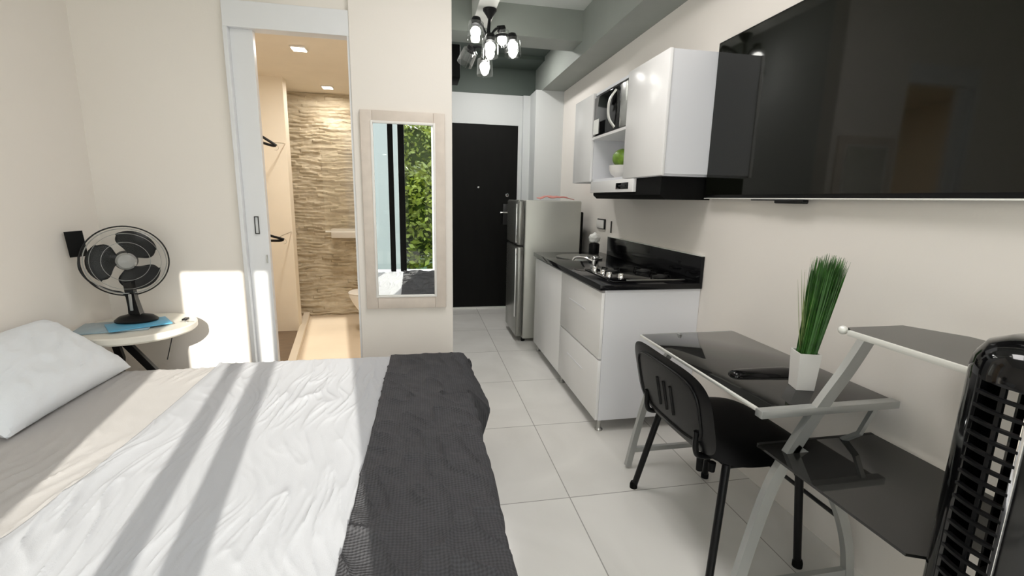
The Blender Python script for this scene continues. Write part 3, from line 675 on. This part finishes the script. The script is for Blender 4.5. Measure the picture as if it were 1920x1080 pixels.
# upper cabinet
XU = 1.27
uc = thing('wall_cabinet', 'white wall cabinet with two doors and an open middle bay', 'cabinet', (1.43, 3.1, 1.5))
bm = nb(); T = .018
box(bm, XU+.018, XR-.002, 2.37, 2.37+T, 1.512, 2.14); box(bm, XU+.018, XR-.002, 3.875-T, 3.875, 1.50, 2.14)
box(bm, XU+.018, XR-.002, 2.85, 2.85+T, 1.512, 2.14); box(bm, XU+.018, XR-.002, 3.46, 3.46+T, 1.50, 2.14)
box(bm, XU+.018, XR-.002, 2.37+T, 3.875-T, 2.122, 2.14); box(bm, XU+.018, XR-.002, 2.37+T, 3.875-T, 1.500, 1.518)
box(bm, XR-.012, XR-.003, 2.37+T, 3.875-T, 1.518, 2.122)
obj('carcass', bm, M_whitem, uc)
bm = nb(); box(bm, XU+.002, XR-.013, 2.869, 3.459, 1.808, 1.826); obj('shelf', bm, M_white, uc)
for a, b in ((2.366, 2.862), (3.464, 3.879)):
    bm = nb(); box(bm, XU-.001, XU+.017, a, b, 1.503, 2.142, bev=.0015); obj('door', bm, M_white, uc)
# microwave in the bay
mwv = thing('microwave', 'black microwave with curved silver handle in the open bay', 'microwave', (1.43, 3.16, 1.827))
bm = nb(); box(bm, XU+.02, XR-.02, 2.875, 3.452, 1.829, 2.105, bev=.004); obj('body', bm, M_black, mwv)
bm = nb(); box(bm, XU+.004, XU+.0195, 2.985, 3.45, 1.832, 2.102, bev=.003); obj('door', bm, M_blackg, mwv)
bm = nb(); box(bm, XU+.004, XU+.0195, 2.877, 2.982, 1.832, 2.102, bev=.003); obj('control_panel', bm, M_steel, mwv)
bm = nb(); bar(bm, spline([(XU+.004, 3.055, 2.085), (XU-.028, 3.075, 2.03), (XU-.036, 3.08, 1.965), (XU-.028, 3.075, 1.90), (XU+.004, 3.055, 1.845)], 6), .020, .010, Vector((0, 1, 0))); obj('handle', bm, M_alul, mwv)
bm = nb(); box(bm, XU+.001, XU+.0035, 3.345, 3.447, 1.842, 1.945); obj('energy_sticker', bm, M_paper, mwv)
t = thing('green_papaya', 'green papaya lying in a white bowl on the lower shelf', 'fruit', (1.385, 3.14, 1.59))
bm = nb(); ball(bm, (1.385, 3.14, 1.655), .068, 3, (1.0, 1.3, .95)); obj('fruit_body', bm, M_fruit, t)
bm = nb(); tube(bm, [(1.385, 3.215, 1.66), (1.38, 3.24, 1.668)], .006, 6); obj('stalk', bm, M_trunk, t)
t = thing('fruit_bowl', 'shallow white bowl under the green papaya', 'bowl', (1.385, 3.14, 1.518))
bm = nb(); lathe(bm, [(.0, 1.5185), (.05, 1.5185), (.048, 1.524), (.075, 1.545), (.088, 1.575), (.09, 1.605), (.085, 1.605), (.07, 1.59), (0, 1.582)], 1.385, 3.14, 36); obj('bowl_body', bm, M_pot, t)
# hood
hd = thing('cooker_hood', 'slim cooker hood with white front and black body', 'hood', (1.43, 2.9, 1.375))
bm = nb(); prism(bm, [(1.292, 1.498), (1.596, 1.498), (1.596, 1.376), (1.32, 1.376), (1.292, 1.40)], 2.40, 3.43, Matrix(((1, 0, 0, 0), (0, 0, 1, 0), (0, 1, 0, 0), (0, 0, 0, 1)))); obj('body', bm, M_blackm, hd)
bm = nb(); box(bm, XU-.004, XU+.021, 2.70, 3.43, 1.418, 1.4985, bev=.003); fr_ = obj('front_panel', bm, M_white, hd)
bm = nb(); box(bm, XU-.0065, XU-.0042, 2.76, 2.95, 1.437, 1.477, bev=.0008); obj('switch_panel', bm, M_blackg, fr_)
bm = nb(); box(bm, XU-.010, XU-.0066, 2.80, 2.90, 1.452, 1.462, bev=.0008); obj('slider_switch', bm, M_rod, fr_)

# fridge
fr = thing('fridge', 'silver two-door fridge beyond the floor cabinet', 'fridge', (1.18, 4.48, 0))
bm = nb(); box(bm, .935, 1.475, 4.205, 4.76, .03, 1.354, bev=.012, seg=3); obj('body', bm, M_fridge, fr)
bm = nb(); box(bm, .865, .93, 4.205, 4.76, .05, .925, bev=.02, seg=4); d_ = obj('door', bm, M_fridged, fr)
bm = nb(); box(bm, .850, .866, 4.215, 4.235, .25, .91, bev=.006, seg=3); obj('handle', bm, M_chrome, d_)
bm = nb(); box(bm, .865, .93, 4.205, 4.76, .937, 1.354, bev=.02, seg=4); d_ = obj('freezer_door', bm, M_fridged, fr)
bm = nb(); box(bm, .850, .866, 4.215, 4.235, .96, 1.32, bev=.006, seg=3); obj('handle', bm, M_chrome, d_)
bm = nb(); box(bm, 1.476, 1.515, 4.25, 4.72, .15, 1.25, bev=.01); obj('rear_coil', bm, M_blackm, fr)
for x in (.95, 1.42):
    for y in (4.25, 4.70):
        bm = nb(); lathe(bm, [(0, 0), (.02, 0), (.02, .032), (0, .032)], x, y, 12); obj('foot', bm, M_black, fr)
bm = nb()
def cl(u, v): 
    x = 1.08+u*.33; y = 4.24+v*.22; return Vector((x+.02*v, y, 1.3615+.034*(.5+.5*noise.noise(Vector((x*12, y*12, 1))))*min(1, 5*u)*min(1, 5*(1-u))+.012*v))
grid(bm, 30, 20, cl); o = obj('folded_cloth', bm, M_pink); tag(o, 'pink folded cloth lying on top of the fridge', 'cloth'); solid(o, .006, 1)

# ================================================================ TV
tv = thing('television', 'large flat black television on the right wall', 'television', (XR, 1.66, 1.39))
Y0, Y1, Z0, Z1 = .90, 2.375, 1.388, 2.184
bm = nb(); box(bm, XR-.052, XR-.022, Y0, Y1, Z0, Z1, bev=.004); obj('housing', bm, M_black, tv)
bm = nb(); box(bm, XR-.055, XR-.0521, Y0+.008, Y1-.008, Z0+.016, Z1-.008); obj('screen', bm, M_screen, tv)
bm = nb(); box(bm, XR-.056, XR-.02, Y0, Y1, Z0-.006, Z0-.0003, bev=.001); obj('bottom_edge', bm, M_alul, tv)
bm = nb(); box(bm, XR-.0215, XR-.001, 1.35, 1.95, 1.55, 2.0); obj('wall_bracket', bm, M_rod, tv)
bm = nb(); box(bm, XR-.058, XR-.025, 1.68, 1.84, Z0-.024, Z0-.0065, bev=.005); s_ = obj('sensor_bar', bm, M_black, tv)
bm = nb(); box(bm, XR-.058, XR-.03, 1.845, 1.99, Z0-.012, Z0-.0065, bev=.001); obj('maker_plate', bm, M_rod, tv)

# ================================================================ DESK
dk = thing('computer_desk', 'black glass computer desk on curved silver frames', 'desk', (1.33, 1.5, 0))
DZ = .712
bm = nb(); box(bm, 1.062, 1.575, 1.215, 2.045, DZ-.008, DZ, bev=.002); obj('desktop', bm, M_glassblk, dk)
bm = nb(); box(bm, 1.050, 1.0615, 1.20, 2.045, DZ-.009, DZ+.001, bev=.002); obj('front_edge', bm, M_alul, dk)
bm = nb(); box(bm, 1.045, 1.575, 1.182, 1.214, DZ-.022, DZ+.004, bev=.002); obj('end_rail', bm, M_alu, dk)
bm = nb(); box(bm, 1.07, 1.57, 2.046, 2.056, DZ-.02, DZ, bev=.002); obj('end_rail', bm, M_alu, dk)
UZ = .992
bm = nb(); prism(bm, [(1.262, .40), (1.565, .40), (1.565, 1.02), (1.49, 1.155), (1.285, 1.155), (1.262, 1.12)], UZ-.008, UZ); obj('raised_shelf', bm, M_glassblk, dk)
bm = nb(); box(bm, 1.250, 1.2615, .40, 1.125, UZ-.016, UZ+.001, bev=.002); ball(bm, (1.262, 1.15, UZ-.006), .014, 2); obj('shelf_edge', bm, M_alul, dk)
LZ = .56
bm = nb(); prism(bm, [(1.105, .755), (1.15, .735), (1.575, .735), (1.575, 1.25), (1.105, 1.25)], LZ-.008, LZ); obj('lower_shelf', bm, M_glassblk, dk)
bm = nb(); box(bm, 1.11, 1.575, 1.251, 1.262, LZ-.014, LZ+.001); obj('lower_shelf_rail', bm, M_rod, dk)
legc = [(1.425, .962), (1.355, .84), (1.268, .71), (1.19, .575), (1.125, .44), (1.07, .22), (1.03, .012)]
for y, parts in ((1.195, 7), (2.03, 5)):
    pts = spline([(x, y, z) for x, z in (legc if y < 1.5 else legc[2:])], 6)
    bm = nb(); bar(bm, pts, .024, .042 if y < 1.5 else .030); obj('front_leg', bm, M_alu, dk)
    arc = spline([(1.19, y, .575), (1.30, y, .49), (1.40, y, .345), (1.47, y, .18), (1.505, y, .012)], 6)
    bm = nb(); bar(bm, arc, .024, .034); obj('rear_leg', bm, M_alu if y < 1.5 else M_alul, dk)
    bm = nb(); bar(bm, [(1.06, y, .10 if y > 1.5 else .06), (1.49, y, .10 if y > 1.5 else .06)], .020, .024); obj('foot_bar', bm, M_alu, dk)
bm = nb(); bar(bm, [(1.50, 1.20, .70), (1.45, 1.20, .60), (1.43, 1.24, .556)], .014, .016); obj('strut', bm, M_alu, dk)
for x, z in ((1.33, .44), (1.42, .285)):
    bm = nb(); tube(bm, [(x, 1.19, z), (x, 2.04, z)], .008, 8); obj('cross_rod', bm, M_rod, dk)
bm = nb(); tube(bm, [(1.33, 1.36, .435), (1.42, 1.36, .285)], .004, 6); obj('wire_brace', bm, M_rod, dk)
for x in (1.30, 1.52):
    bm = nb(); tube(bm, [(x, .78, LZ-.015), (x, 1.25, LZ-.015)], .009, 8); obj('shelf_support', bm, M_alu, dk)
bm = nb(); tube(bm, spline([(1.50, .62, .0), (1.50, .60, .4), (1.47, .60, .75), (1.42, .62, .985)], 6), .012, 8); obj('near_leg', bm, M_alu, dk)
bm = nb(); tube(bm, [(1.50, .60, .55), (1.50, .78, .545)], .009, 8); obj('shelf_support', bm, M_alu, dk)

# plant
PX, PY, PZ = 1.335, 1.345, DZ+.001
pl = thing('potted_grass', 'tall artificial grass in a square white pot on the desk', 'plant', (PX, PY, PZ))
pm = Matrix.Translation((PX, PY, 0)) @ Matrix.Rotation(math.radians(-18), 4, 'Z')
bm = nb(); a, b, H = .030, .036, .135
def sq(s, z): return [pm @ Vector((x*s, y*s, z)) for x, y in ((-1, -1), (1, -1), (1, 1), (-1, 1))]
lv = [sq(a, PZ), sq(b, PZ+H), sq(b-.004, PZ+H), sq(b-.005, PZ+H-.02)]
rg = [[bm.verts.new(p) for p in l] for l in lv]
bm.faces.new(rg[0][::-1]); bm.faces.new(rg[-1])
for i in range(3):
    for k in range(4): bm.faces.new((rg[i][k], rg[i][(k+1) % 4], rg[i+1][(k+1) % 4], rg[i+1][k]))
obj('pot', bm, M_pot, pl, smooth=False)
rnd = random.Random(3)
def blade(bm, base, tip, wdt, bend):
    side = Vector((rnd.gauss(0, 1), rnd.gauss(0, 1), 0)).normalized(); L = []
    for k in range(6):
        u = k/5; p = base.lerp(tip, u)+bend*math.sin(u*math.pi/2)*u; ww = wdt*(1-u**3*.85)
        L.append((bm.verts.new(p-side*ww), bm.verts.new(p+side*ww)))
    for k in range(5): bm.faces.new((L[k][0], L[k][1], L[k+1][1], L[k+1][0]))
bm = nb()
for i in range(520):
    ang = rnd.random()*6.283; rr = .029*math.sqrt(rnd.random()); bx, by = rr*math.cos(ang), rr*math.sin(ang)
    k = 1.65+.25*rnd.random(); hh = .30+.055*rnd.random()-.02*(rr/.03)
    b0 = Vector((PX+bx, PY+by, PZ+H-.02)); t0 = Vector((PX+bx*k+.036, PY+by*k-.006, PZ+H+hh))
    blade(bm, b0, t0, .0022, Vector((rnd.gauss(0, .004), rnd.gauss(0, .004), 0)))
o = obj('grass_blades', bm, M_grass1, pl, smooth=False); o['kind'] = 'stuff'
bm = nb()
for i in range(9):
    b0 = Vector((PX-.022+rnd.random()*.01, PY+rnd.gauss(0, .008), PZ+H-.02)); t0 = Vector((PX-.030+rnd.gauss(0, .014), PY+.01+rnd.gauss(0, .012), PZ+H+.22+.08*rnd.random()))
    blade(bm, b0, t0, .0015, Vector((rnd.gauss(0, .006), 0, 0)))
o = obj('loose_stems', bm, M_grass2, pl, smooth=False); o['kind'] = 'stuff'; o['label'] = 'thin pale stems left of the grass tuft'
# case on desk
bm = nb(); prof = spline([(-.14, 0, .0), (-.125, 0, .021), (-.06, 0, .026), (.08, 0, .029), (.12, 0, .022), (.125, 0, 0)], 5)
def case_f(u, v):
    i = u*(len(prof)-1); i0 = min(int(i), len(prof)-2); p = prof[i0].lerp(prof[i0+1], i-i0); a = math.pi*v
    return Vector((p.x, p.z*1.25*math.cos(a), p.z*math.sin(a)*.95))
grid(bm, 30, 14, case_f)
for v in bm.verts: v.co = Matrix.Translation((1.285, 1.475, DZ+.001)) @ Matrix.Rotation(math.radians(-4), 4, 'Z') @ v.co
o = obj('glasses_case', bm, M_blackg, loc=(1.285, 1.475, DZ+.001)); tag(o, 'slim black glasses case lying behind the white pot', 'case')

# ================================================================ CHAIR
ch = thing('chair', 'black padded chair with metal legs pushed up to the desk', 'chair', (1.19, 1.58, 0))
legs = [((.985, 1.865, 0), (1.06, 1.80, .44)), ((.995, 1.275, 0), (1.06, 1.335, .44)), ((1.39, 1.30, 0), (1.36, 1.33, .44)), ((1.38, 1.885, 0), (1.35, 1.82, .44))]
for a, b in legs:
    bm = nb(); tube(bm, [a, b], [.014, .015], 12); lg = obj('leg', bm, M_black, ch)
    bm = nb(); lathe(bm, [(0, 0), (.018, 0), (.018, .02), (.015, .03), (0, .03)], a[0], a[1], 14); obj('foot_cap', bm, M_blackm, lg)
bm = nb()
tube(bm, [(1.06, 1.335, .435), (1.36, 1.33, .435), (1.35, 1.82, .435), (1.06, 1.80, .435)], .012, 10, closed=True); obj('seat_frame', bm, M_black, ch)
bm = nb(); N = 26
def seat_pt(a, b, top):
    ex = 4.0; m_ = (abs(a)**ex+abs(b)**ex)**(1/ex); mx_ = max(abs(a), abs(b)); k = mx_/m_ if m_ > 0 else 1
    a2, b2 = a*k, b*k; h = max(0, 1-mx_**5)
    return Vector((1.225+a2*.225-.01*b2*0, 1.565+b2*.285, .452+(.034*h if top else -.016*h)))
for top in (1, 0):
    grid(bm, N, N, lambda u, v: seat_pt(-1+2*u, -1+2*v, top))
bmesh.ops.remove_doubles(bm, verts=bm.verts, dist=.0005)
obj('seat', bm, M_blackm, ch)
# backrest shell
def back_pt(a, b, front, inset=1.0):
    # a along width(-1..1), b height(-1..1)
    ex = 4.2; m_ = (abs(a)**ex+abs(b)**ex)**(1/ex); mx_ = max(abs(a), abs(b)); k = mx_/m_ if m_ > 0 else 1
    a2, b2 = a*k*inset, b*k*inset
    wdt = .295+.0*b2
    z = .606+b2*.160; y = 1.602+a2*wdt
    x = .962-.036*b2+.012*a2*a2
    h = max(0, 1-mx_**6)
    return Vector((x+(.02*h if front else -.012*h), y, z))
bm = nb()
for fr_ in (1, 0): grid(bm, 30, 26, lambda u, v: back_pt(-1+2*u, -1+2*v, fr_))
bmesh.ops.remove_doubles(bm, verts=bm.verts, dist=.0006)
bk = obj('backrest', bm, M_black, ch)
bm = nb(); P = []
for k in range(48):
    a = 2*math.pi*k/48; c_, s_ = math.cos(a), math.sin(a); m_ = max(abs(c_), abs(s_)); P.append(back_pt(c_/m_*.78, s_/m_*.78, 0)+Vector((-.001, 0, 0)))
tube(bm, P, .006, 8, closed=True); obj('moulded_rib', bm, M_black, bk)
bm = nb()
for yy in (1.55, 1.60, 1.65):
    tube(bm, [Vector((back_pt((yy-1.60)/.295, z_, 0).x, yy, .606+z_*.160)) for z_ in (-.45, -.1, .3)], .007, 8)
obj('embossed_mark', bm, M_black, bk)
for y in (1.40, 1.78):
    bm = nb(); tube(bm, spline([(1.10, y, .436), (1.00, y, .44), (.975, y, .47), (.972, y, .54)], 6), .011, 10); obj('back_support', bm, M_black, ch)
bm = nb(); lathe(bm, [(0, .36), (.012, .362), (.014, .43), (0, .43)], 1.02, 1.43, 12); obj('fixing_bolt', bm, M_blackm, ch)
bm = nb(); lathe(bm, [(0, .40), (.012, .402), (.014, .436), (0, .436)], 1.02, 1.36, 12); obj('fixing_bolt', bm, M_blackm, ch)

# ================================================================ TOWER FAN
TFX, TFY = 1.165, .60
tf = thing('tower_fan', 'glossy black tower fan with slatted grille at the right edge', 'fan', (TFX, TFY, 0))
R_ = .128
def arc_wall(bm, a0, a1, z0, z1, rad, th, n=14, ztop=None):
    P = [(math.cos(a0+(a1-a0)*k/n), math.sin(a0+(a1-a0)*k/n)) for k in range(n+1)]
    poly = [(TFX+rad*c, TFY+rad*s) for c, s in P]+[(TFX+(rad-th)*c, TFY+(rad-th)*s) for c, s in P[::-1]]
    prism(bm, poly, z0, z1)
ZB, ZT = .12, 1.04
D = math.radians
bm = nb(); arc_wall(bm, D(69), D(157), ZB, ZT, R_, .010, 26); obj('side_shell', bm, M_blackg, tf)
bm = nb(); arc_wall(bm, D(193), D(413), ZB, ZT, R_, .010, 40); obj('side_shell', bm, M_blackg, tf)
bm = nb(); lathe(bm, [(0, ZT-.001), (R_, ZT-.001), (R_, ZT+.01), (R_*.97, ZT+.035), (R_*.85, ZT+.062), (R_*.6, ZT+.078), (0, ZT+.085)], TFX, TFY, 48); tp = obj('top_cap', bm, M_blackg, tf)
bm = nb(); lathe(bm, [(0, .03), (.05, .03), (.06, .08), (R_, ZB-.0), (R_, ZB+.01), (0, ZB+.01)], TFX, TFY, 48); obj('lower_housing', bm, M_blackg, tf)
bm = nb(); lathe(bm, [(0, 0), (.16, 0), (.162, .012), (.12, .03), (0, .034)], TFX, TFY, 48); obj('base', bm, M_blackg, tf)
n_sl = 32
for k in range(n_sl):
    z = ZB+.03+(ZT-ZB-.05)*k/(n_sl-1)
    bm = nb(); P = [Vector((TFX+R_*1.0*math.cos(a), TFY+R_*1.0*math.sin(a), z-.004*math.cos((a-math.pi)*1.5))) for a in [D(156+38*i/10) for i in range(11)]]
    bar(bm, P, .006, .010, Vector((0, 0, 1))); obj('slat', bm, M_black, tf)
for ang, rr, m_, nm in ((175, .122, M_black, 'mullion'), (194.5, .129, M_chrome, 'silver_strip')):
    bm = nb(); c = Vector((TFX+rr*math.cos(D(ang)), TFY+rr*math.sin(D(ang)), 0)); box(bm, c.x-.004, c.x+.004, c.y-.004, c.y+.004, ZB, ZT, bev=.001); obj(nm, bm, m_, tf)
bm = nb()
for k in range(3):
    a = D(185+k*40); r0 = .05; tube(bm, [(TFX+.015+r0*math.cos(a), TFY+.0+r0*math.sin(a), ZB+.01), (TFX+.015+r0*math.cos(a+.2), TFY+r0*math.sin(a+.2), ZT-.01)], .004, 6)
obj('impeller_vanes', bm, M_black, tf)
for z in (.35, .6, .85):
    bm = nb(); lathe(bm, [(0, z), (.055, z), (.055, z+.004), (0, z+.004)], TFX+.015, TFY, 24); obj('impeller_disc', bm, M_black, tf)
